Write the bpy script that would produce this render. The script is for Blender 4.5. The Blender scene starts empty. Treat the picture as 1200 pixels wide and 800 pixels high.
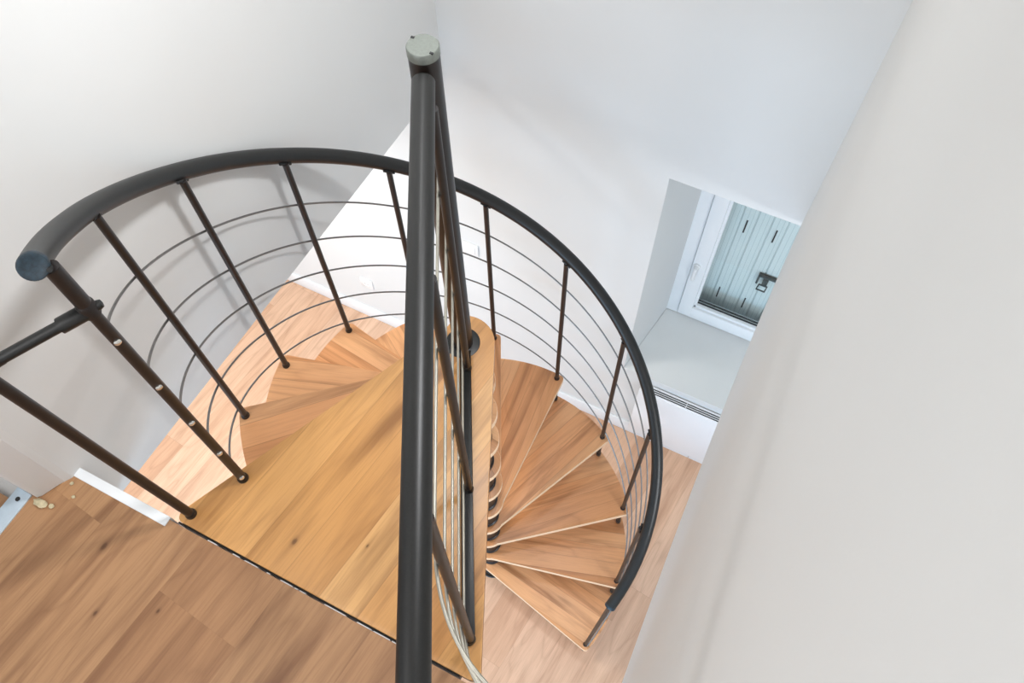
import bpy, bmesh, math, random
from mathutils import Vector, Matrix, noise
random.seed(7)
D = bpy.data; S = bpy.context.scene; COL = S.collection
R = math.radians
ZL = 2.536            # height of the upper floor above the lower floor
H = 0.2305            # rise of one step
TH0, DTH = 242.77, 25.93   # bearing of the first baluster, turn per step

# ------------------------------------------------------------------ helpers
def link(o, parent=None):
    COL.objects.link(o)
    if parent is not None:
        o.parent = parent
    return o

def empty(name, loc, label, cat, group=None):
    o = D.objects.new(name, None); o.location = loc; o.empty_display_size = .1
    COL.objects.link(o); tag(o, label, cat, group); return o

def tag(o, label, cat, group=None):
    o['label'] = label; o['category'] = cat
    if group: o['group'] = group
    return o

def wloc(p):
    v = Vector((0, 0, 0))
    while p is not None:
        v += p.location; p = p.parent
    return v

def obj(name, bm, mat, parent=None, origin=None, smooth=True, angle=40):
    """bm is in world coordinates; the object's origin is put at `origin`."""
    o0 = Vector(origin) if origin is not None else (wloc(parent) if parent else Vector((0, 0, 0)))
    bmesh.ops.translate(bm, verts=bm.verts, vec=-o0)
    bmesh.ops.recalc_face_normals(bm, faces=bm.faces)
    me = D.meshes.new(name); bm.to_mesh(me); bm.free()
    me.materials.append(mat)
    if smooth:
        for p in me.polygons: p.use_smooth = True
        try: me.set_sharp_from_angle(angle=R(angle))
        except Exception: pass
    o = D.objects.new(name, me)
    o.location = o0 - (wloc(parent) if parent else Vector((0, 0, 0)))
    return link(o, parent)

def structure(o, name=None):
    o['kind'] = 'structure'; return o

def B(): return bmesh.new()

def box(bm, x0, x1, y0, y1, z0, z1, bev=0, seg=2):
    r = bmesh.ops.create_cube(bm, size=1)
    vs = r['verts']
    for v in vs:
        v.co = Vector((x0 + (v.co.x + .5) * (x1 - x0), y0 + (v.co.y + .5) * (y1 - y0), z0 + (v.co.z + .5) * (z1 - z0)))
    if bev:
        es = list({e for v in vs for e in v.link_edges})
        bmesh.ops.bevel(bm, geom=es, offset=bev, segments=seg, affect='EDGES', profile=.5)
    return bm

def tube(bm, pts, r, n=16, caps=True, dome=0):
    """tube along a polyline; r may be a list"""
    pts = [Vector(p) for p in pts]
    rr = r if isinstance(r, (list, tuple)) else [r] * len(pts)
    rings = []; t0 = None; a = None
    for i, p in enumerate(pts):
        if i == 0: t = pts[1] - pts[0]
        elif i == len(pts) - 1: t = pts[-1] - pts[-2]
        else: t = (pts[i + 1] - p).normalized() + (p - pts[i - 1]).normalized()
        t.normalize()
        if a is None:
            up = Vector((0, 0, 1)) if abs(t.z) < .9 else Vector((1, 0, 0))
            a = t.cross(up).normalized()
        else:
            q = t0.rotation_difference(t); a = (q @ a); a = (a - t * a.dot(t)).normalized()
        b = t.cross(a)
        rings.append([bm.verts.new(p + (a * math.cos(2 * math.pi * k / n) + b * math.sin(2 * math.pi * k / n)) * rr[i]) for k in range(n)])
        t0 = t
    for i in range(len(rings) - 1):
        for k in range(n):
            bm.faces.new((rings[i][k], rings[i][(k + 1) % n], rings[i + 1][(k + 1) % n], rings[i + 1][k]))
    if caps:
        bm.faces.new(rings[0][::-1]); bm.faces.new(rings[-1])
    return bm

def lathe(bm, axis_pt, axis_dir, prof, n=28):
    """prof = [(distance along the axis, radius)]"""
    d = Vector(axis_dir).normalized(); p0 = Vector(axis_pt)
    up = Vector((0, 0, 1)) if abs(d.z) < .9 else Vector((1, 0, 0))
    a = d.cross(up).normalized(); b = d.cross(a)
    rings = []
    for s, r in prof:
        if r < 1e-6: rings.append([bm.verts.new(p0 + d * s)])
        else: rings.append([bm.verts.new(p0 + d * s + (a * math.cos(2 * math.pi * k / n) + b * math.sin(2 * math.pi * k / n)) * r) for k in range(n)])
    for i in range(len(rings) - 1):
        A, C = rings[i], rings[i + 1]
        for k in range(n):
            k2 = (k + 1) % n
            if len(A) == 1 and len(C) == 1: continue
            if len(A) == 1: bm.faces.new((A[0], C[k], C[k2]))
            elif len(C) == 1: bm.faces.new((A[k], A[k2], C[0]))
            else: bm.faces.new((A[k], A[k2], C[k2], C[k]))
    if len(rings[0]) > 1: bm.faces.new(rings[0][::-1])
    if len(rings[-1]) > 1: bm.faces.new(rings[-1])
    return bm

def prism(bm, poly, z0, z1, bev=0, seg=2):
    lo = [bm.verts.new((x, y, z0)) for x, y in poly]; hi = [bm.verts.new((x, y, z1)) for x, y in poly]
    n = len(poly)
    ft = bm.faces.new(hi); fb = bm.faces.new(lo[::-1])
    for i in range(n): bm.faces.new((lo[i], lo[(i + 1) % n], hi[(i + 1) % n], hi[i]))
    if bev:
        es = list(ft.edges) + list(fb.edges)
        bmesh.ops.bevel(bm, geom=es, offset=bev, segments=seg, affect='EDGES', profile=.5)
    return bm

def fillet(poly, rad, n=6):
    """poly: list of (x, y) ; rad: list of radii (0 keeps the corner)"""
    out = []; m = len(poly)
    for i in range(m):
        p = Vector(poly[i]); r = rad[i]
        if r <= 0: out.append(tuple(p)); continue
        a = (Vector(poly[i - 1]) - p).normalized(); b = (Vector(poly[(i + 1) % m]) - p).normalized()
        ang = a.angle(b); t = r / math.tan(ang / 2)
        c = p + (a + b).normalized() * (r / math.sin(ang / 2))
        s = p + a * t - c; e = p + b * t - c
        tot = s.angle_signed(e)
        for k in range(n + 1):
            th = -tot * k / n
            v = Vector((s.x * math.cos(th) - s.y * math.sin(th), s.x * math.sin(th) + s.y * math.cos(th)))
            out.append(tuple(c + v))
    return out

# ------------------------------------------------------------------ materials
class NT:
    def __init__(s, name):
        s.m = D.materials.new(name); s.m.use_nodes = True; s.t = s.m.node_tree
        s.bsdf = s.t.nodes['Principled BSDF']
    def n(s, typ, **kw):
        nd = s.t.nodes.new(typ)
        for k, v in kw.items(): setattr(nd, k, v)
        return nd
    def put(s, sock, v):
        if isinstance(v, bpy.types.NodeSocket): s.t.links.new(v, sock)
        else: sock.default_value = v
    def math(s, op, a, b=None, c=None, clamp=False):
        nd = s.n('ShaderNodeMath', operation=op); nd.use_clamp = clamp
        for i, v in enumerate((a, b, c)):
            if v is not None: s.put(nd.inputs[i], v)
        return nd.outputs[0]
    def comb(s, x, y, z):
        nd = s.n('ShaderNodeCombineXYZ')
        for i, v in enumerate((x, y, z)): s.put(nd.inputs[i], v)
        return nd.outputs[0]
    def noise(s, vec, scale=1, detail=4, rough=.5, dist=0):
        nd = s.n('ShaderNodeTexNoise'); s.put(nd.inputs['Vector'], vec)
        nd.inputs['Scale'].default_value = scale; nd.inputs['Detail'].default_value = detail
        nd.inputs['Roughness'].default_value = rough; nd.inputs['Distortion'].default_value = dist
        return nd.outputs[0]
    def white(s, vec):
        nd = s.n('ShaderNodeTexWhiteNoise', noise_dimensions='3D'); s.put(nd.inputs['Vector'], vec); return nd
    def ramp(s, fac, stops, interp='LINEAR'):
        nd = s.n('ShaderNodeValToRGB'); s.put(nd.inputs[0], fac); cr = nd.color_ramp; cr.interpolation = interp
        while len(cr.elements) < len(stops): cr.elements.new(.5)
        for e, (p, c) in zip(cr.elements, stops):
            e.position = p; e.color = (*c, 1) if len(c) == 3 else c
        return nd.outputs[0]
    def mix(s, fac, a, b, blend='MIX'):
        nd = s.n('ShaderNodeMix', data_type='RGBA', blend_type=blend)
        s.put(nd.inputs[0], fac); s.put(nd.inputs[6], a if isinstance(a, bpy.types.NodeSocket) else (*a, 1)); s.put(nd.inputs[7], b if isinstance(b, bpy.types.NodeSocket) else (*b, 1))
        return nd.outputs[2]
    def bump(s, h, strength=.2, dist=.002):
        nd = s.n('ShaderNodeBump'); nd.inputs['Strength'].default_value = strength; nd.inputs['Distance'].default_value = dist
        s.put(nd.inputs['Height'], h); s.t.links.new(nd.outputs[0], s.bsdf.inputs['Normal'])

def srgb(r, g, b):
    f = lambda c: (c / 255 / 12.92) if c / 255 <= .04045 else ((c / 255 + .055) / 1.055) ** 2.4
    return (f(r), f(g), f(b))

def wood(name, ang, w, L, tones, dark, grain=.5, knots=.5, rough=.4, seam=.5, band=.35, jitter=True, ring=9.0, spots=(), lo=.38, hi=.75):
    """boards running at bearing `ang` (deg, object space), width w, length L (0 = full-length staves)"""
    N = NT(name)
    tc = N.n('ShaderNodeTexCoord'); oi = N.n('ShaderNodeObjectInfo')
    sep = N.n('ShaderNodeSeparateXYZ'); N.put(sep.inputs[0], tc.outputs['Object'])
    x, y, z = sep.outputs
    c, s_ = math.cos(R(ang)), math.sin(R(ang))
    rnd = oi.outputs['Random'] if jitter else 0.37
    u = N.math('ADD', N.math('MULTIPLY', x, c), N.math('MULTIPLY', y, s_))
    v = N.math('SUBTRACT', N.math('MULTIPLY', y, c), N.math('MULTIPLY', x, s_))
    v = N.math('ADD', v, N.math('MULTIPLY', z, .6))
    vv = N.math('ADD', N.math('DIVIDE', v, w), N.math('MULTIPLY', rnd, 7.3))
    vi = N.math('FLOOR', vv); vf = N.math('FRACT', vv)
    r1 = N.white(N.comb(vi, N.math('MULTIPLY', rnd, 13.1), 3.7)).outputs['Value']
    if L:
        uu = N.math('ADD', N.math('DIVIDE', u, L), N.math('MULTIPLY', r1, 5.0)); ui = N.math('FLOOR', uu); uf = N.math('FRACT', uu)
    else:
        ui = 0.0; uf = None
    wn = N.white(N.comb(vi, ui, N.math('MULTIPLY', rnd, 31.7))); r2 = wn.outputs['Value']
    off = N.math('MULTIPLY', r2, 47.0)
    base = N.ramp(r2, [(i / (len(tones) - 1), t) for i, t in enumerate(tones)])
    # broad streaks, growth rings and fine pores
    streak = N.noise(N.comb(N.math('MULTIPLY', u, 1.3), N.math('MULTIPLY', v, 16), off), 1, 4, .55, .6)
    fld = N.noise(N.comb(N.math('MULTIPLY', u, 1.5), N.math('MULTIPLY', v, 7.5), N.math('ADD', off, 11)), 1, 2, .4, .3)
    rings = N.math('ABSOLUTE', N.math('SINE', N.math('MULTIPLY', fld, ring * 3.14159)))
    rings = N.math('POWER', N.math('SUBTRACT', 1.0, rings), 2.5)
    fine = N.noise(N.comb(N.math('MULTIPLY', u, 9), N.math('MULTIPLY', v, 230), off), 1, 3, .6)
    f1 = N.math('MULTIPLY', N.ramp(streak, [(lo, (0, 0, 0)), (hi, (1, 1, 1))]), band)
    col = N.mix(f1, base, dark)
    col = N.mix(N.math('MULTIPLY', rings, grain * .55), col, dark)
    col = N.mix(N.math('MULTIPLY', N.ramp(fine, [(.45, (0, 0, 0)), (.8, (1, 1, 1))]), grain * .7), col, dark)
    if knots:
        kv = N.n('ShaderNodeTexVoronoi', voronoi_dimensions='3D', feature='F1')
        N.put(kv.inputs['Vector'], N.comb(N.math('MULTIPLY', u, 2.0), N.math('MULTIPLY', v, 4.2), off)); kv.inputs['Scale'].default_value = 1
        k = N.ramp(kv.outputs['Distance'], [(0, (1, 1, 1)), (.05, (.9, .9, .9)), (.16, (.12, .12, .12)), (.3, (0, 0, 0))])
        sc = N.n('ShaderNodeSeparateColor'); N.put(sc.inputs[0], kv.outputs['Color'])
        gate = N.math('GREATER_THAN', sc.outputs[0], 1 - knots)
        col = N.mix(N.math('MULTIPLY', N.math('MULTIPLY', k, gate), .75), col, tuple(d * .28 for d in dark))
    for (px, py, sz) in spots:
        pu = px * c + py * s_; pv = py * c - px * s_ + .6 * ZL
        du = N.math('DIVIDE', N.math('SUBTRACT', u, pu), sz * 1.7); dv = N.math('DIVIDE', N.math('SUBTRACT', v, pv), sz)
        r_ = N.math('SQRT', N.math('ADD', N.math('MULTIPLY', du, du), N.math('MULTIPLY', dv, dv)))
        r_ = N.math('ADD', r_, N.math('MULTIPLY', N.math('SUBTRACT', fine, .5), .5))
        kf = N.ramp(r_, [(0, (1, 1, 1)), (.28, (.85, .85, .85)), (.5, (.25, .25, .25)), (1, (0, 0, 0))])
        col = N.mix(N.math('MULTIPLY', kf, .8), col, tuple(d * .25 for d in dark))
        du2 = N.math('DIVIDE', N.math('SUBTRACT', u, pu), sz * 9); dv2 = N.math('DIVIDE', N.math('SUBTRACT', v, pv), sz * 1.1)
        r2_ = N.math('SQRT', N.math('ADD', N.math('MULTIPLY', du2, du2), N.math('MULTIPLY', dv2, dv2)))
        col = N.mix(N.math('MULTIPLY', N.ramp(r2_, [(0, (1, 1, 1)), (1, (0, 0, 0))]), .4), col, dark)
    e = N.math('MINIMUM', vf, N.math('SUBTRACT', 1.0, vf)); e = N.math('MULTIPLY', e, w)
    sm = N.math('LESS_THAN', e, .0011)
    if L:
        eu = N.math('MULTIPLY', N.math('MINIMUM', uf, N.math('SUBTRACT', 1.0, uf)), L)
        sm = N.math('MAXIMUM', sm, N.math('LESS_THAN', eu, .0011))
    col = N.mix(N.math('MULTIPLY', sm, seam), col, tuple(d * .5 for d in dark))
    N.put(N.bsdf.inputs['Base Color'], col); N.bsdf.inputs['Roughness'].default_value = rough
    N.bump(N.math('SUBTRACT', fine, N.math('MULTIPLY', sm, 2.0)), .08, .001)
    return N.m

def plain(name, col, rough=.5, metal=0, var=.0, scale=8, bump=0, spec=.5):
    N = NT(name); b = N.bsdf
    tc = N.n('ShaderNodeTexCoord')
    if var:
        nz = N.noise(tc.outputs['Object'], scale, 4, .55)
        f = N.ramp(nz, [(.3, (0, 0, 0)), (.7, (1, 1, 1))])
        c = N.mix(f, tuple(x * (1 - var) for x in col), tuple(min(1, x * (1 + var)) for x in col)); N.put(b.inputs['Base Color'], c)
    else: b.inputs['Base Color'].default_value = (*col, 1)
    b.inputs['Roughness'].default_value = rough; b.inputs['Metallic'].default_value = metal
    b.inputs['Specular IOR Level'].default_value = spec
    if bump: N.bump(N.noise(tc.outputs['Object'], 260, 3, .6), bump, .0006)
    return N.m

M_wall = plain('white wall paint', (.70, .705, .695), .6, var=.012, scale=2.2, bump=.12)
M_ceil = plain('white ceiling paint', (.82, .82, .81), .7, var=.01)
M_trim = plain('white satin trim paint', (.80, .82, .83), .35, var=.01)
M_sill = plain('white plaster sill', (.74, .75, .735), .55, var=.02, scale=4, bump=.1)
M_black = plain('satin black coated steel', (.008, .008, .0075), .40, var=.25, scale=300, bump=.06)
M_brown = plain('dark brown coated steel', (.013, .009, .008), .36, var=.25, scale=300)
M_cap = plain('dark blue grey plastic cap', (.012, .026, .038), .45, var=.4, scale=160)
M_capm = plain('grey brushed metal cap', (.17, .185, .165), .42, .3, var=.08, scale=200)
M_steel = plain('brushed stainless rod', (.42, .40, .34), .38, .6, var=.06, scale=60)
M_rod = plain('grey steel rod', (.20, .19, .18), .35, .7, var=.08, scale=60)
M_screw = plain('bright screw steel', (.85, .83, .78), .2, .9, var=.05, scale=60)
M_alu = plain('pale aluminium strip', (.62, .72, .80), .35, .4, var=.05, scale=40)
M_pl = plain('white plastic', (.82, .82, .81), .3, var=.01)
M_dark = plain('dark slot', (.015, .015, .016), .6, var=.1)
M_rad = plain('white enamel heater', (.84, .85, .86), .3, var=.008)
M_crumb = plain('yellowish plaster crumb', (.55, .47, .30), .9, var=.25, scale=60, bump=.6)
M_conc = plain('pale slab plaster', (.72, .71, .69), .8, var=.03)
M_latch = plain('dark grey iron latch', (.035, .045, .045), .5, var=.25, scale=60)

T1, T2, T3, T4 = srgb(222, 162, 112), srgb(210, 148, 98), srgb(200, 138, 88), srgb(228, 174, 126)
M_tread = wood('beech stair tread', 5, .075, 0, [T3, T1, T2, T4, T1], srgb(122, 68, 26), grain=.30, knots=.16, rough=.36, seam=.25, band=.75, ring=5, lo=.50, hi=.74)
M_edge = plain('pale beech edge', srgb(243, 206, 168), .5, var=.04, scale=30)  # paler colour for the side faces of the treads
L1, L2, L3, L4 = srgb(214, 160, 98), srgb(203, 147, 85), srgb(196, 140, 82), srgb(220, 171, 112)
M_land = wood('golden beech landing', 82, .105, 0, [L3, L1, L2, L4, L1], srgb(122, 74, 30), grain=.34, knots=.1, rough=.36, seam=.22, band=.72, jitter=False, ring=4, spots=[(-.106, -.67, .012), (.06, -.60, .006)], lo=.48, hi=.76)
F1, F2, F3 = srgb(173, 130, 92), srgb(163, 119, 82), srgb(176, 134, 95)
M_upper = wood('brown oak laminate', 84, .24, 1.3, [F2, F1, F3, F1], srgb(106, 66, 40), grain=.42, knots=.3, rough=.42, seam=.06, band=.75, jitter=False, ring=8, lo=.46, hi=.72, spots=[(-.516, -.888, .016), (-.43, -1.02, .010), (-.30, -.95, .007)])
G1, G2, G3 = srgb(216, 176, 146), srgb(204, 162, 132), srgb(222, 186, 158)
M_lower = wood('pale oak laminate', 84, .19, 1.25, [G2, G1, G3, G1], srgb(146, 102, 74), grain=.40, knots=.12, rough=.4, seam=.22, band=.40, jitter=False, ring=6)

# glass
def glass():
    N = NT('window glass'); t = N.t
    t.nodes.remove(N.bsdf)
    out = [n for n in t.nodes if n.type == 'OUTPUT_MATERIAL'][0]
    tr = N.n('ShaderNodeBsdfTransparent'); tr.inputs[0].default_value = (.95, .98, .98, 1)
    gl = N.n('ShaderNodeBsdfGlossy'); gl.inputs['Roughness'].default_value = .02
    fr0 = N.n('ShaderNodeFresnel'); fr0.inputs[0].default_value = 1.45; ge = N.n('ShaderNodeNewGeometry')
    fr = N.n('ShaderNodeMath', operation='MULTIPLY'); t.links.new(fr0.outputs[0], fr.inputs[0]); t.links.new(N.math('SUBTRACT', 1.0, ge.outputs['Backfacing']), fr.inputs[1])
    mx = N.n('ShaderNodeMixShader'); t.links.new(fr.outputs[0], mx.inputs[0]); t.links.new(tr.outputs[0], mx.inputs[1]); t.links.new(gl.outputs[0], mx.inputs[2])
    t.links.new(mx.outputs[0], out.inputs[0]); return N.m
M_glass = glass()

def shutter_mat():
    N = NT('pale blue grey shutter boards')
    tc = N.n('ShaderNodeTexCoord'); sep = N.n('ShaderNodeSeparateXYZ'); N.put(sep.inputs[0], tc.outputs['Object'])
    f = N.math('FRACT', N.math('DIVIDE', sep.outputs[0], .0227))
    g = N.math('LESS_THAN', N.math('ABSOLUTE', N.math('SUBTRACT', f, .5)), .05)
    nz = N.noise(N.comb(N.math('MULTIPLY', sep.outputs[0], 3), 0.0, N.math('MULTIPLY', sep.outputs[2], 3)), 1, 4)
    col = N.mix(nz, srgb(218, 224, 223), srgb(232, 236, 235))
    col = N.mix(N.math('MULTIPLY', g, .35), col, srgb(120, 146, 152))
    N.put(N.bsdf.inputs['Base Color'], col); N.bsdf.inputs['Roughness'].default_value = .5
    return N.m
M_shut = shutter_mat()

# ------------------------------------------------------------------ setting
XR, YB = .73, 1.078
def q(x, y, z): return Vector((x, y, z + ZL))

# lower floor
bm = B(); box(bm, -3.2, 2.6, -4.0, YB + .02, -.12, 0)
structure(obj('floor', bm, M_lower, smooth=False))
# upper floor slab (wood) with its stairwell edge, and the pieces right of the landing
bm = B(); box(bm, -.80, XR + .12, -4.0, -.7635, ZL - .018, ZL)
structure(obj('floor_upper', bm, M_upper, smooth=False))
bm = B(); box(bm, -2.4, -.80, -4.0, -.9, ZL - .03, ZL - .008)
structure(obj('floor_side', bm, M_upper, smooth=False))
bm = B(); box(bm, -3.2, 2.6, -4.0, -.775, ZL - .21, ZL - .031)
box(bm, -3.2, -.80, -.775, YB, ZL - .21, ZL - .031); box(bm, XR + .12, 2.6, -.775, YB, ZL - .21, ZL - .031)
structure(obj('ceiling_lower', bm, M_conc, smooth=False))

# back wall with the window opening (splayed reveals)
xl0, xl1, xr0, xr1 = .247, .318, 1.30, 1.23       # front / back of the recess
z_head, z_sf, z_sb = ZL - .318, ZL - 1.808, ZL - 1.775
y_fr = 1.49
bm = B()
def quad(pts):
    vs = [bm.verts.new(p) for p in pts]; bm.faces.new(vs)
ZT = ZL + 2.5
quad([(-3.2, YB, 0), (xl0, YB, 0), (xl0, YB, ZT), (-3.2, YB, ZT)])
quad([(xr0, YB, 0), (2.6, YB, 0), (2.6, YB, ZT), (xr0, YB, ZT)])
quad([(xl0, YB, z_head), (xr0, YB, z_head), (xr0, YB, ZT), (xl0, YB, ZT)])
quad([(xl0, YB, 0), (xr0, YB, 0), (xr0, YB, z_sf - .008), (xl0, YB, z_sf - .008)])
# reveals and head
quad([(xl0, YB, z_sf - .03), (xl1, y_fr, z_sf - .03), (xl1, y_fr, z_head), (xl0, YB, z_head)]); quad([(xl1, y_fr, z_sf - .03), (xl1, y_fr + .12, z_sf - .03), (xl1, y_fr + .12, z_head), (xl1, y_fr, z_head)])
quad([(xr0, YB, z_sf - .03), (xr1, y_fr, z_sf - .03), (xr1, y_fr, z_head), (xr0, YB, z_head)]); quad([(xr1, y_fr, z_sf - .03), (xr1, y_fr + .12, z_sf - .03), (xr1, y_fr + .12, z_head), (xr1, y_fr, z_head)])
quad([(xl0, YB, z_head), (xr0, YB, z_head), (xr1, y_fr + .12, z_head), (xl1, y_fr + .12, z_head)])
quad([(xl0, YB, z_sf - .03), (xr0, YB, z_sf - .03), (xr1, y_fr + .12, z_sf - .03), (xl1, y_fr + .12, z_sf - .03)])
bmesh.ops.remove_doubles(bm, verts=bm.verts, dist=1e-5)
wb = structure(obj('wall_back', bm, M_wall, smooth=False))
# outer skin behind the wall so no daylight leaks round it
bm = B(); box(bm, -3.3, xl0 - .02, YB + .03, y_fr + .2, 0, ZT); box(bm, xr0 + .02, 2.7, YB + .03, y_fr + .2, 0, ZT)
box(bm, xl1 - .02, xr1 + .02, YB + .03, y_fr + .2, z_head + .03, ZT); box(bm, xl1 - .02, xr1 + .02, YB + .03, y_fr + .2, 0, z_sf - .06)
structure(obj('wall_outer', bm, M_conc, smooth=False))
# sill slab
bm = B()
x0a, x1a = xl0 - .0, xr0
vs = [(x0a, YB - .004, z_sf), (x1a, YB - .004, z_sf), (xr1, y_fr + .01, z_sb), (xl1, y_fr + .01, z_sb)]
top = [bm.verts.new(v) for v in vs]; bot = [bm.verts.new((v[0], v[1], z_sf - .010)) for v in vs]
bm.faces.new(top); bm.faces.new(bot[::-1])
for i in range(4): bm.faces.new((bot[i], bot[(i + 1) % 4], top[(i + 1) % 4], top[i]))
bmesh.ops.bevel(bm, geom=[e for e in bm.edges if all(v in top for v in e.verts)][:1], offset=.003, segments=2, affect='EDGES')
structure(obj('trim_3', bm, M_sill, smooth=True))

# left wall of the stairwell: bottom edge hangs just under the slab, near end is the raw wall end
bm = B(); prism(bm, [(-.683, YB), (-.706, -.785), (-.722, -.812), (-.740, -.842), (-.752, -.858), (-.80, -.866), (-.80, YB)], ZL - .225, ZT)
structure(obj('wall_left', bm, M_wall, smooth=False))
bm = B(); prism(bm, [(-.717, -.803), (-.7185, -.812), (-.7385, -.858), (-.747, -.867), (-.81, -.8685), (-.81, -.80)], ZL + .004, ZL + 2.1, .0025)
structure(obj('door_1', bm, M_trim))
# right wall (old, slightly bowed along its foot)
def xw(y):
    if y > .5: return .724 + .033 * (y - .5) ** 2
    if y > -.6: return .724 + .022 * (.5 - y) ** 2
    return .7506 + .0484 * (-.6 - y)
ys = [YB - (YB + 4.0) * i / 48 for i in range(49)]
poly = [(xw(y), y) for y in ys] + [(1.02, -4.0), (1.02, YB)]
bm = B(); prism(bm, poly, ZL - .30, ZT)
structure(obj('wall_right', bm, M_wall, smooth=True, angle=50))
# ceiling of the upper room, side walls of the lower room
bm = B(); box(bm, -2.6, 1.1, -4.0, YB, ZT - .02, ZT + .1)
structure(obj('ceiling', bm, M_ceil, smooth=False))
bm = B(); box(bm, -3.3, -3.2, -4.0, YB, 0, ZT)
structure(obj('wall_far_left', bm, M_wall, smooth=False))
bm = B(); box(bm, 2.6, 2.7, -4.0, YB, 0, ZL)
structure(obj('wall_far_right', bm, M_wall, smooth=False))
# baseboard along the foot of the back wall (two lengths)
for n, (a, b) in enumerate([(-3.2, .745), (.747, 2.6)]):
    bm = B(); box(bm, a, b, YB - .012, YB, 0, .118, .003)
    structure(obj('baseboard_back' if n == 0 else 'baseboard_back.001', bm, M_trim))
# white fascia on the edge of the stairwell
bm = B(); box(bm, -.708, -.414, -.782, -.757, ZL - .20, ZL + .003, .002)
structure(obj('trim_1', bm, M_trim))
# bits of white filler along the raw edge of the floor beside the landing
bm = B()
for a, b in [(-.30, -.272), (-.225, -.205), (-.19, -.15), (-.125, -.115), (-.085, -.05), (-.045, -.035), (-.03, -.012), (.04, .10), (.13, .17), (.175, .22), (.225, .29)]:
    box(bm, a, b, -.7635, -.7606, ZL - .05, ZL - .003, .0008, 1)
structure(obj('trim_2', bm, M_trim))
# aluminium threshold strip in the doorway
t = empty('threshold_strip', q(-.789, -1.4, 0), 'pale aluminium threshold strip in the doorway beside the broken wall foot', 'threshold')
bm = B(); box(bm, -.813, -.765, -2.0, -.868, ZL - .009, ZL + .004, .002)
obj('strip', bm, M_alu, t)
for yy in (-.892, -1.25, -1.62):
    bm = B(); lathe(bm, (-.789, yy, ZL + .004), (0, 0, 1), [(0, .006), (.0012, .006), (.002, .003)], 14)
    obj('screw', bm, M_dark, t)
# crumbs of plaster at the broken wall foot
def lump(c, r, seed):
    bm = B(); bmesh.ops.create_icosphere(bm, subdivisions=2, radius=1)
    for v in bm.verts:
        d = 1 + .55 * noise.noise(v.co * 1.7 + Vector((seed, 2 * seed, 0)))
        v.co = Vector((c[0] + v.co.x * r[0] * d, c[1] + v.co.y * r[1] * d, c[2] + v.co.z * r[2] * d))
    zmin = min(v.co.z for v in bm.verts)
    for v in bm.verts: v.co.z += ZL - zmin
    return bm
spots = [((-.728, -.874, ZL), (.020, .010, .006), 'largest yellowish plaster crumb at the broken foot of the left wall'),
         ((-.700, -.868, ZL), (.007, .006, .004), 'small plaster crumb lying just right of the largest crumb'),
         ((-.695, -.80, ZL), (.004, .005, .004), 'tiny plaster crumb at the end of the white fascia strip'),
         ((-.668, -.825, ZL), (.005, .004, .002), 'small flat crumb on the brown floor near the fascia strip')]
for i, (c, r, lab) in enumerate(spots):
    o = obj('plaster_crumb', lump(c, r, i + 1.3), M_crumb, origin=c); tag(o, lab, 'debris', 'plaster crumbs at the wall foot')

# ------------------------------------------------------------------ window, shutter
win = D.objects.new('window_1', None); win.location = (0.8, y_fr, z_sb); COL.objects.link(win); structure(win)
zf0 = z_sb + .004; zf1 = z_head
bm = B()
box(bm, xl1 - .01, .378, y_fr, y_fr + .07, zf0, zf1, .004); box(bm, 1.17, xr1 + .01, y_fr, y_fr + .07, zf0, zf1, .004)
box(bm, .378, 1.17, y_fr, y_fr + .07, zf0, zf0 + .03, .004); box(bm, .378, 1.17, y_fr, y_fr + .07, zf1 - .05, zf1, .004)
obj('frame', bm, M_trim, win)
def sash(x0, x1):
    bm = B(); w = .070; y0, y1 = y_fr - .018, y_fr + .045; z0, z1 = zf0 + .034, zf1 - .045
    box(bm, x0, x0 + w, y0, y1, z0, z1, .006); box(bm, x1 - w, x1, y0, y1, z0, z1, .006)
    box(bm, x0 + w - .006, x1 - w + .006, y0, y1, z0, z0 + .085, .006); box(bm, x0 + w - .006, x1 - w + .006, y0, y1, z1 - .07, z1, .006)
    # glazing bead
    g = .014
    box(bm, x0 + w - .004, x0 + w + g, y0 + .014, y1, z0 + .08, z1 - .06, .003); box(bm, x1 - w - g, x1 - w + .004, y0 + .014, y1, z0 + .08, z1 - .06, .003)
    box(bm, x0 + w, x1 - w, y0 + .014, y1, z0 + .08, z0 + .104, .003); box(bm, x0 + w, x1 - w, y0 + .014, y1, z1 - .085, z1 - .06, .003)
    s = obj('sash', bm, M_trim, win)
    bm = B(); box(bm, x0 + w, x1 - w, y_fr + .02, y_fr + .026, z0 + .09, z1 - .065)
    obj('glass', bm, M_glass, s, smooth=False)
    bm = B(); box(bm, x0 + w + .01, x1 - w - .01, y_fr + .012, y_fr + .019, z0 + .1035, z0 + .108); box(bm, x0 + w + .01, x1 - w - .01, y_fr + .028, y_fr + .034, z0 + .10, z0 + .112)
    obj('glazing_seal', bm, M_dark, s, smooth=False)
    return s
s1 = sash(.380, 1.168)
# handle on the left stile
hx, hz = .405, ZL - 1.29
bm = B(); lathe(bm, (hx, y_fr - .018, hz), (0, -1, 0), [(0, .017), (.008, .017), (.011, .013), (.03, .011), (.032, .009)], 20)
tube(bm, [(hx, y_fr - .044, hz + .006), (hx, y_fr - .05, hz - .02), (hx, y_fr - .05, hz - .075), (hx, y_fr - .047, hz - .085)], [.009, .010, .010, .007], 12)
obj('handle', bm, M_pl, s1)
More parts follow.
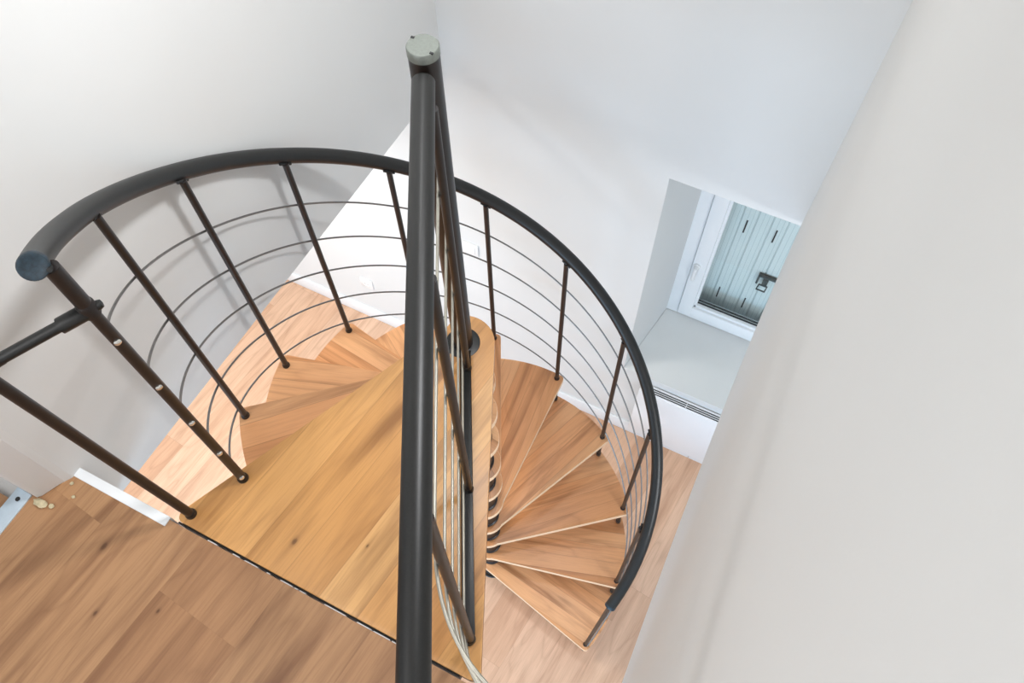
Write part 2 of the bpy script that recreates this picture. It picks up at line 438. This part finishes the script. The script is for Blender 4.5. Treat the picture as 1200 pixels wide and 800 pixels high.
# shutter outside the glass
sh = empty('window_shutter', (.8, 1.62, z_sb - .12), 'closed pale blue-grey boarded shutter seen through the window glass', 'shutter')
ysh = 1.615
bm = B(); wv = .068; x = .24
while x < 1.31:
    box(bm, x + .0012, x + wv - .0012, ysh, ysh + .025, z_sb - .11, z_head + .12, .0025, 1); x += wv
box(bm, .24, 1.31, ysh + .006, ysh + .03, z_sb - .11, z_head + .12)
obj('boards', bm, M_shut, sh)
for (sx, sz) in [(.543, -1.065), (.682, -1.060), (.537, -1.63), (.678, -1.64)]:
    bm = B(); box(bm, sx - .0035, sx + .0035, ysh - .003, ysh + .004, ZL + sz - .045, ZL + sz + .045)
    obj('vent_slot', bm, M_dark, sh, smooth=False)
lx, lz = .731, ZL - 1.362
bm = B(); box(bm, lx - .038, lx + .075, ysh - .022, ysh - .004, lz + .004, lz + .022, .004)
box(bm, lx - .042, lx - .032, ysh - .032, ysh - .004, lz - .045, lz + .022, .004)
box(bm, lx - .012, lx + .014, ysh - .030, ysh - .004, lz - .05, lz + .004, .004)
box(bm, lx + .060, lx + .080, ysh - .03, ysh - .001, lz - .075, lz + .02, .004)
la = obj('latch', bm, M_latch, sh)
bm = B(); tube(bm, [(lx - .022, ysh - .03, lz - .04), (lx + .018, ysh - .03, lz - .04), (lx + .016, ysh - .035, lz - .078), (lx - .026, ysh - .035, lz - .078), (lx - .022, ysh - .03, lz - .04)], .0045, 8)
obj('pull_ring', bm, M_latch, la)
bm = B(); box(bm, xl1, xr1, y_fr + .07, ysh + .05, z_sb - .13, z_sb - .02)
structure(obj('trim_4', bm, M_conc, smooth=False))

# ------------------------------------------------------------------ heater, socket, switch
rz1 = ZL - 1.878; rz0 = .13; ry0, ry1 = 1.022, YB - .006
rd = empty('wall_heater', (.85, ry0, rz0), 'white wall-mounted panel heater with slotted top under the window sill', 'heater')
rd.location = (.85, (ry0 + ry1) / 2, rz0)
bm = B(); box(bm, .362, 1.25, ry0, ry1, rz0, rz1 - .006, .006)
obj('body', bm, M_rad, rd)
bm = B()
box(bm, .415, 1.24, ry1 - .007, ry1, rz1 - .008, rz1 + .003, .001)
for k in range(4): box(bm, .415, 1.24, ry0 + .006 + k * .0118, ry0 + .0092 + k * .0118, rz1 - .02, rz1 + .002, .001)
for xx in (.415, .62, .83, 1.04, 1.235): box(bm, xx - .002, xx + .002, ry0 + .009, ry1 - .004, rz1 - .02, rz1 - .002)
obj('grille', bm, M_rad, rd)
bm = B(); box(bm, .418, 1.238, ry0 + .008, ry1 - .008, rz1 - .02, rz1 - .0045)
obj('slot', bm, M_dark, rd, smooth=False)

def plate(name, cx, cz, w, hh, lab, cat, kind):
    r = empty(name, (cx, YB, cz - hh / 2), lab, cat)
    bm = B(); box(bm, cx - w / 2, cx + w / 2, YB - .009, YB, cz - hh / 2, cz + hh / 2, .003)
    obj('cover_plate', bm, M_pl, r)
    if kind == 'socket':
        bm = B(); lathe(bm, (cx, YB - .0088, cz), (0, -1, 0), [(0, .024), (.0015, .024), (.0012, .020), (-.006, .0195), (-.0062, 0)], 24)
        f = obj('socket_face', bm, M_pl, r)
        for dx in (-.0095, .0095):
            bm = B(); lathe(bm, (cx + dx, YB - .0085, cz), (0, -1, 0), [(0, .0028), (.001, .0028)], 10); obj('hole', bm, M_dark, f)
    else:
        bm = B(); box(bm, cx - .027, cx + .027, YB - .0125, YB - .006, cz - .027, cz + .027, .002)
        obj('rocker', bm, M_pl, r)
plate('power_socket', -1.40, ZL - 2.115, .088, .088, 'white power socket low on the back wall above the baseboard', 'socket', 'socket')
plate('light_switch', -.632, ZL - 1.285, .086, .086, 'white light switch plate on the back wall right behind the newel post', 'switch', 'switch')

# ------------------------------------------------------------------ spiral staircase
st = empty('spiral_staircase', (0, 0, 0), 'spiral staircase of wooden treads around a black centre column, with triangular landing', 'staircase')
TT = .033
def pol(r, deg): return Vector((r * math.cos(R(deg)), r * math.sin(R(deg))))
hub, RO, off = .083, .684, .073
# one tread in its own frame: +x along the nosing, nosing at y = -off
a0 = math.degrees(math.asin(-off / RO)); a1 = 28.5
outer = [tuple(pol(RO, a0 + (a1 - a0) * k / 14)) for k in range(15)]
rear_a = a1 + 62
hubarc = [tuple(pol(hub, rear_a + (360 + math.degrees(math.atan2(-off, .039)) - rear_a) * k / 20)) for k in range(21)]
core = outer + hubarc
rads = [0] * len(core); rads[0] = .014; rads[14] = .02
def tread_bm():
    b = B(); prism(b, fillet(core, rads, 5), -TT, 0, .0035, 2); return b
tb = tread_bm()
first = None
for k in range(1, 11):
    ang = TH0 - k * DTH + 3.6
    if first is None:
        first = obj('tread', tb, M_tread, st); o = first
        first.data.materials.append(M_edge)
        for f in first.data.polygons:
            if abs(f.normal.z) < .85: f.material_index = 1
    else:
        o = first.copy(); COL.objects.link(o); o.parent = st
    o.location = (0, 0, ZL - k * H); o.rotation_euler = (0, 0, R(ang))
# landing: triangle with rounded corners and the hub at its apex
lp = [(-.412, -.755), (.452, -.755)]
nd = Vector((-.429, -.903)); n_off = .064
right = Vector((.429, -.903))
hubL = .088
aR = math.degrees(math.atan2(right.y, right.x)) + 90      # tangent bearings on the hub
aL = math.degrees(math.atan2(nd.y, nd.x)) - 90
arc = [tuple(pol(hubL, aR + (aL + 360 - aR) * k / 18)) for k in range(19)] if aL < aR else [tuple(pol(hubL, aR + (aL - aR) * k / 18)) for k in range(19)]
arc[-1] = tuple(pol(.066, aL + 360)); arc[-2] = tuple(pol(.075, aL + 360 - 14))
poly = lp + arc
bm = B(); prism(bm, fillet(poly, [.018, .018] + [0] * len(arc), 6), ZL - TT, ZL, .0035, 2)
obj('landing', bm, M_land, st)
bm = B(); box(bm, -.395, .40, -.7598, -.7555, ZL - .062, ZL - .008, .001, 1); box(bm, -.395, .40, -.7555, -.70, ZL - .062, ZL - TT - .001, .001, 1)
obj('gap_dark_strip', bm, M_black, st)  # black profile added so the gap beside the landing reads dark
# column: spacers between the treads, base plate, newel post
for k in range(0, 11):
    zt = ZL - k * H - TT; zb = ZL - (k + 1) * H if k < 10 else 0.0
    bm = B(); lathe(bm, (0, 0, zb), (0, 0, 1), [(0, .054), (.004, .058), (.012, .058), (.016, .052), (zt - zb - .016, .052), (zt - zb - .012, .058), (zt - zb - .003, .058), (zt - zb, .055)], 32)
    obj('column_spacer', bm, M_brown, st)
bm = B(); lathe(bm, (0, 0, 0), (0, 0, 1), [(0, .075), (.006, .075), (.009, .072), (.009, .0)], 36)
obj('base_plate', bm, M_black, st)
bm = B(); lathe(bm, (0, 0, ZL), (0, 0, 1), [(0, .048), (.0015, .048), (.002, .047), (.002, .0)], 36)
obj('hub_plate', bm, M_black, st)
NH = 1.012
bm = B(); lathe(bm, (0, 0, ZL + .004), (0, 0, 1), [(0, .0275), (NH - .004, .0275), (NH - .004, 0)], 36)
nw = obj('newel_post', bm, M_brown, st)
bm = B(); lathe(bm, (0, 0, ZL + NH), (0, 0, 1), [(-.012, .0285), (.003, .0285), (.0055, .0268), (.0058, 0)], 36)
cp = obj('newel_cap', bm, M_capm, nw)
for a in (-25, 160):
    v = pol(.0255, a); bm = B(); box(bm, v.x - .003, v.x + .003, v.y - .002, v.y + .002, ZL + NH + .0045, ZL + NH + .0068)
    obj('cap_notch', bm, M_dark, cp, smooth=False)

# ------------------------------------------------------------------ curved stair railing
bal = {0: (.672, -117.9), 1: (.666, -143.4), 2: (.657, -168.5), 3: (.660, 164.9), 4: (.660, 138.9), 5: (.663, 112.9), 6: (.662, 87.0), 7: (.664, 61.2), 8: (.659, 35.5), 9: (.655, 9.3), 10: (.659, -17.0)}
sr = empty('stair_railing', (*pol(.66, -17), ZL - 10 * H), 'black curved stair railing with thin steel rods following the spiral treads', 'railing')
def kk(deg): return ((TH0 - deg + 30) % 360 - 30) / DTH           # step number along the spiral (deg falls going down)
def rail_h(k):
    pts = [(-.3, .965), (0, .968), (1, .966), (2, .955), (3, .948), (5, .945), (7, .945), (10.5, .945)]
    for (a, x), (b, y) in zip(pts, pts[1:]):
        if a <= k <= b: return x + (y - x) * (k - a) / (b - a)
    return .945
RR = .681
def rail_pt(k):
    th = TH0 - 360 - k * DTH; v = pol(RR + (.009 if k < .3 else .0), th); return Vector((v.x, v.y, ZL - k * H + rail_h(k)))
pts = []
n = 120; k0, k1 = .045, 9.93
for i in range(n + 1):
    k = k0 + (k1 - k0) * i / n; th = TH0 - 360 - k * DTH
    rr = RR + .009 * max(0, 1 - k / .8); v = pol(rr, th); pts.append(Vector((v.x, v.y, ZL - k * H + rail_h(k))))
bm = B(); tube(bm, pts, .0222, 20)
hr = obj('handrail', bm, M_black, sr)
for (P, Qv) in ((pts[0], pts[0] - pts[1]), (pts[-1], pts[-1] - pts[-2])):
    bm = B(); lathe(bm, P - Qv.normalized() * .004, Qv, [(0, .0226), (.010, .0228), (.013, .0215), (.0135, .018), (.0125, .016), (.0125, 0)], 28)
    obj('end_cap', bm, M_cap, hr)
hts = [.740, .560, .385, .207, .040]
bals = {}
for k in range(11):
    r_, th = bal[k]; v = pol(r_, th); zt = ZL - k * H; top = ZL - kk(th) * H + rail_h(max(0, kk(th))) - .016
    rad = .0112 if k == 0 else .0093
    lo = zt + (.0004 if k < 10 else .003)
    bm = B()
    if k == 0:
        tube(bm, [(v.x, v.y, lo), (v.x, v.y, zt + .838)], rad, 16); tube(bm, [(v.x, v.y, zt + .82), (v.x, v.y, top)], .0135, 16)
        lathe(bm, (v.x, v.y, zt + .81), (0, 0, 1), [(0, .0115), (.002, .0155), (.03, .0155), (.034, .0135)], 18)
    else:
        tp_ = Vector((v.x, v.y, top)) if k < 10 else pts[-4] - Vector((.004, .002, .017))
        tube(bm, [(v.x, v.y, lo), tp_], rad, 14)
    o = obj('baluster', bm, M_brown, sr); bals[k] = o
    bm = B(); lathe(bm, (v.x, v.y, zt + .0004), (0, 0, 1), [(0, rad + .0035), (.004, rad + .0035), (.014, rad + .0012), (.016, rad)], 16)
    obj('foot_ring', bm, M_black, o)
    if k:
        FL = H - TT - .001 if k < 10 else .122
        bm = B(); lathe(bm, (v.x, v.y, zt - TT - .0004), (0, 0, -1), [(0, rad), (FL - .03, rad), (FL - .028, rad + .0025), (FL - .004, rad + .0025), (FL, rad), (FL, 0)], 16)
        obj('foot_bolt', bm, M_black, o)
    d = (pts[min(n, int(round((max(kk(th), k0) - k0) / (k1 - k0) * n)) + 1)] - pts[max(0, int(round((max(kk(th), k0) - k0) / (k1 - k0) * n)) - 1)]).normalized()
    bm = B(); c = (Vector((v.x, v.y, top)) if k < 10 else tp_) - Vector((0, 0, .001)); tube(bm, [c - d * .02, c + d * .02], .0042, 8)
    obj('saddle', bm, M_black, o)
# infill rods: five helices through the balusters
for h in hts:
    p = []
    for i in range(0, 141):
        k = 10.03 * i / 140
        kl = min(10, int(k)); kh = min(10, kl + 1); f = min(1, k - kl)
        r_ = bal[kl][0] + (bal[kh][0] - bal[kl][0]) * f
        th = TH0 - 360 - k * DTH - .3
        q_ = min(1, k / .32); v = pol(r_ + .0125 * q_ * q_ * (3 - 2 * q_), th)
        if k > 9: v += Vector((.030, .028)) * (max(0, k - 9) ** 2 * h / .93)
        p.append(Vector((v.x, v.y, ZL - k * H + h)))
    bm = B(); tube(bm, p, .0031, 8)
    obj('infill_rod', bm, M_rod, sr)
    d = (p[0] - p[1]).normalized(); d.z = 0; d.normalize()
    v = pol(*bal[0]); c = Vector((v.x, v.y, ZL + h - .012)) + d * .0105
    bm = B(); lathe(bm, c, d, [(0, .0066), (.0025, .0066), (.0045, .0045), (.0052, .002), (.0052, 0)], 14)
    obj('screw_cap', bm, M_screw, bals[0])
# corner post beside the first baluster, joined to it by a short arm
cv = Vector((-.375, -.728)); tp = Vector((-.416, -.757, ZL + .80)); P0 = pol(*bal[0])
bm = B()
base = Vector((cv.x, cv.y, ZL + .0025)); pa = base.lerp(tp, .955)
arm_end = Vector((P0.x, P0.y, ZL + .822)) ; ad = (arm_end - tp)
path = [base, pa, base.lerp(tp, .985)]
el = base.lerp(tp, 1.0)
path += [el + (ad.normalized() * .012), tp + ad.normalized() * .035]
path = path[:2]
p1, pm, p2 = pa, tp, tp + ad.normalized() * .04
for i in range(1, 9):
    t_ = i / 8; path.append(p1 * (1 - t_) ** 2 + pm * 2 * t_ * (1 - t_) + p2 * t_ ** 2)
tube(bm, path, .0112, 16)
cpst = obj('corner_post', bm, M_brown, sr)
bm = B(); lathe(bm, (cv.x, cv.y, ZL + .0004), (0, 0, 1), [(0, .0145), (.004, .0145), (.012, .0125), (.014, .0112)], 16); obj('foot_ring', bm, M_black, cpst)
bm = B(); tube(bm, [p2 - ad.normalized() * .01, arm_end], .0102, 16)
arm = obj('connecting_arm', bm, M_black, sr)
dn = ad.normalized()
bm = B(); lathe(bm, arm_end - dn * .052, dn, [(0, .0125), (.0, .0145), (.05, .0145), (.052, .013)], 18)
obj('arm_sleeve', bm, M_black, arm)
bm = B(); c = arm_end + dn * .010; lathe(bm, c, dn, [(0, .009), (.006, .009), (.012, .007), (.014, 0)], 14); obj('collar_screw', bm, M_black, arm)

# ------------------------------------------------------------------ straight guard railing on the landing
gr = empty('guard_railing', (.2, -.34, ZL), 'straight black guard railing running from newel post along the landing edge', 'railing')
A_, B_, C_ = Vector((.054, -.069)), Vector((.218, -.366)), Vector((.389, -.678))
rs, re_ = Vector((.0006, -.0079, ZL + .972)), Vector((.4696, -.8517, ZL + .972))
rd_ = (re_ - rs).normalized()
bm = B(); tube(bm, [rs + rd_ * .0295, rs + rd_ * .5, rs + rd_ * 1.42], .0203, 28)
obj('top_rail', bm, M_black, gr)
bd = (C_ - A_).normalized(); pn = Vector((-bd.y, bd.x))
def barpt(s, w): v = A_ + bd * s + pn * w; return (v.x, v.y)
ln = (C_ - A_).length
bm = B(); prism(bm, fillet([barpt(-.054, -.022), barpt(ln + .014, -.022), barpt(ln + .014, .008), barpt(-.054, .008)], [0, .014, .014, 0], 6), ZL + .0026, ZL + .015, .002)
obj('base_bar', bm, M_black, gr)
for P_ in (A_ - pn * .002, B_ - pn * .002, C_ - pn * .002):
    zt = ZL + .960
    bm = B(); tube(bm, [(P_.x, P_.y, ZL + .010), (P_.x, P_.y, zt)], .0093, 16)
    o = obj('post', bm, M_brown, gr)
    bm = B(); lathe(bm, (P_.x, P_.y, ZL + .0135), (0, 0, 1), [(0, .0125), (.004, .0125), (.012, .0105), (.014, .0093)], 16); obj('foot_ring', bm, M_black, o)
for h in hts:
    s0 = A_ - bd * .05 - pn * .0135
    p = [Vector((s0.x, s0.y, ZL + h)), Vector((B_.x - pn.x * .0145, B_.y - pn.y * .0145, ZL + h)), Vector((C_.x - pn.x * .0145, C_.y - pn.y * .0145, ZL + h)) - Vector((bd.x, bd.y, 0)) * .06]
    ctrl = [C_ - bd * .06 - pn * .0145, C_ + bd * .05 - pn * .0145, Vector((.46, -.80)), Vector((.60, -.815))]
    for i in range(1, 21):
        t_ = i / 20; a, b, c, d = ctrl
        v = a * (1 - t_) ** 3 + b * 3 * t_ * (1 - t_) ** 2 + c * 3 * t_ * t_ * (1 - t_) + d * t_ ** 3
        p.append(Vector((v.x, v.y, ZL + h)))
    p.append(Vector((.748, -.822, ZL + h)))
    bm = B(); tube(bm, p, .0030, 10)
    obj('infill_rod', bm, M_steel, gr)

# ------------------------------------------------------------------ camera
rows = [(0.89375606, 0.44839302, -0.01199183), (0.38675951, -0.78389565, -0.4857208), (-0.22719416, 0.42947796, -0.87403175)]
X, Y, Zv = (Vector(r) for r in rows)
m = Matrix((X, -Y, -Zv)).transposed().to_4x4()
m.translation = Vector((.62250, -.88572, 1.93208 + ZL))
cam = D.objects.new('camera', D.cameras.new('camera')); COL.objects.link(cam); cam.matrix_world = m
cam.data.sensor_width = 36; cam.data.lens = 36 * 934.69 / 1200; cam.data.clip_start = .02; cam.data.clip_end = 50
S.camera = cam

# ------------------------------------------------------------------ light
def area(name, loc, target, sx, sy, power, col):
    l = D.lights.new(name, 'AREA'); l.shape = 'RECTANGLE'; l.size = sx; l.size_y = sy; l.energy = power; l.color = col
    o = D.objects.new(name, l); COL.objects.link(o); o.location = loc
    o.rotation_euler = (Vector(target) - Vector(loc)).to_track_quat('-Z', 'Y').to_euler(); return o
l = area('upper_ceiling_lamp', (.56, .28, ZT - .16), (-.68, -.12, ZL + .85), .22, .22, 13.5, (.97, .98, 1)); l.data.spread = R(105)
area('upper_ceiling_fill', (-.2, -1.6, ZT - .08), (-.2, -1.2, ZL), 1.6, 1.6, 17, (.97, .98, 1))
area('upper_bounce_fill', (-.7, -2.7, ZL + 1.3), (-.5, -1.2, ZT), .6, .6, 29, (.97, .98, 1))  # added fill, brightens the ceiling for a broad reflection on the rails
area('lower_fill_left', (-1.75, -.35, ZL - .26), (-1.75, -.2, 0), .7, .9, 48, (1, .97, .91))  # added fill that brightens the left part of the lower floor
area('lower_fill_right', (1.75, -.35, ZL - .28), (.45, 1.2, .75), .6, .6, 21, (.90, .95, 1))  # added fill that lightens the window recess and sill
area('lower_window_daylight', (.3, -3.3, .85), (0, 1, .6), 3.0, 1.5, 104, (.50, .74, 1))
l = area('stairwell_lamp', (-.33, .72, ZT - .12), (-.28, .6, ZL), .16, .16, 5.0, (.97, .99, 1)); l.data.spread = R(130)
W = D.worlds.new('world'); S.world = W; W.use_nodes = True
bg = W.node_tree.nodes['Background']; bg.inputs[0].default_value = (.86, .93, 1, 1); bg.inputs[1].default_value = .8
S.view_settings.view_transform = 'Standard'; S.view_settings.look = 'None'
S.view_settings.gamma = 1; S.view_settings.exposure = 0; S.view_settings.use_curve_mapping = False
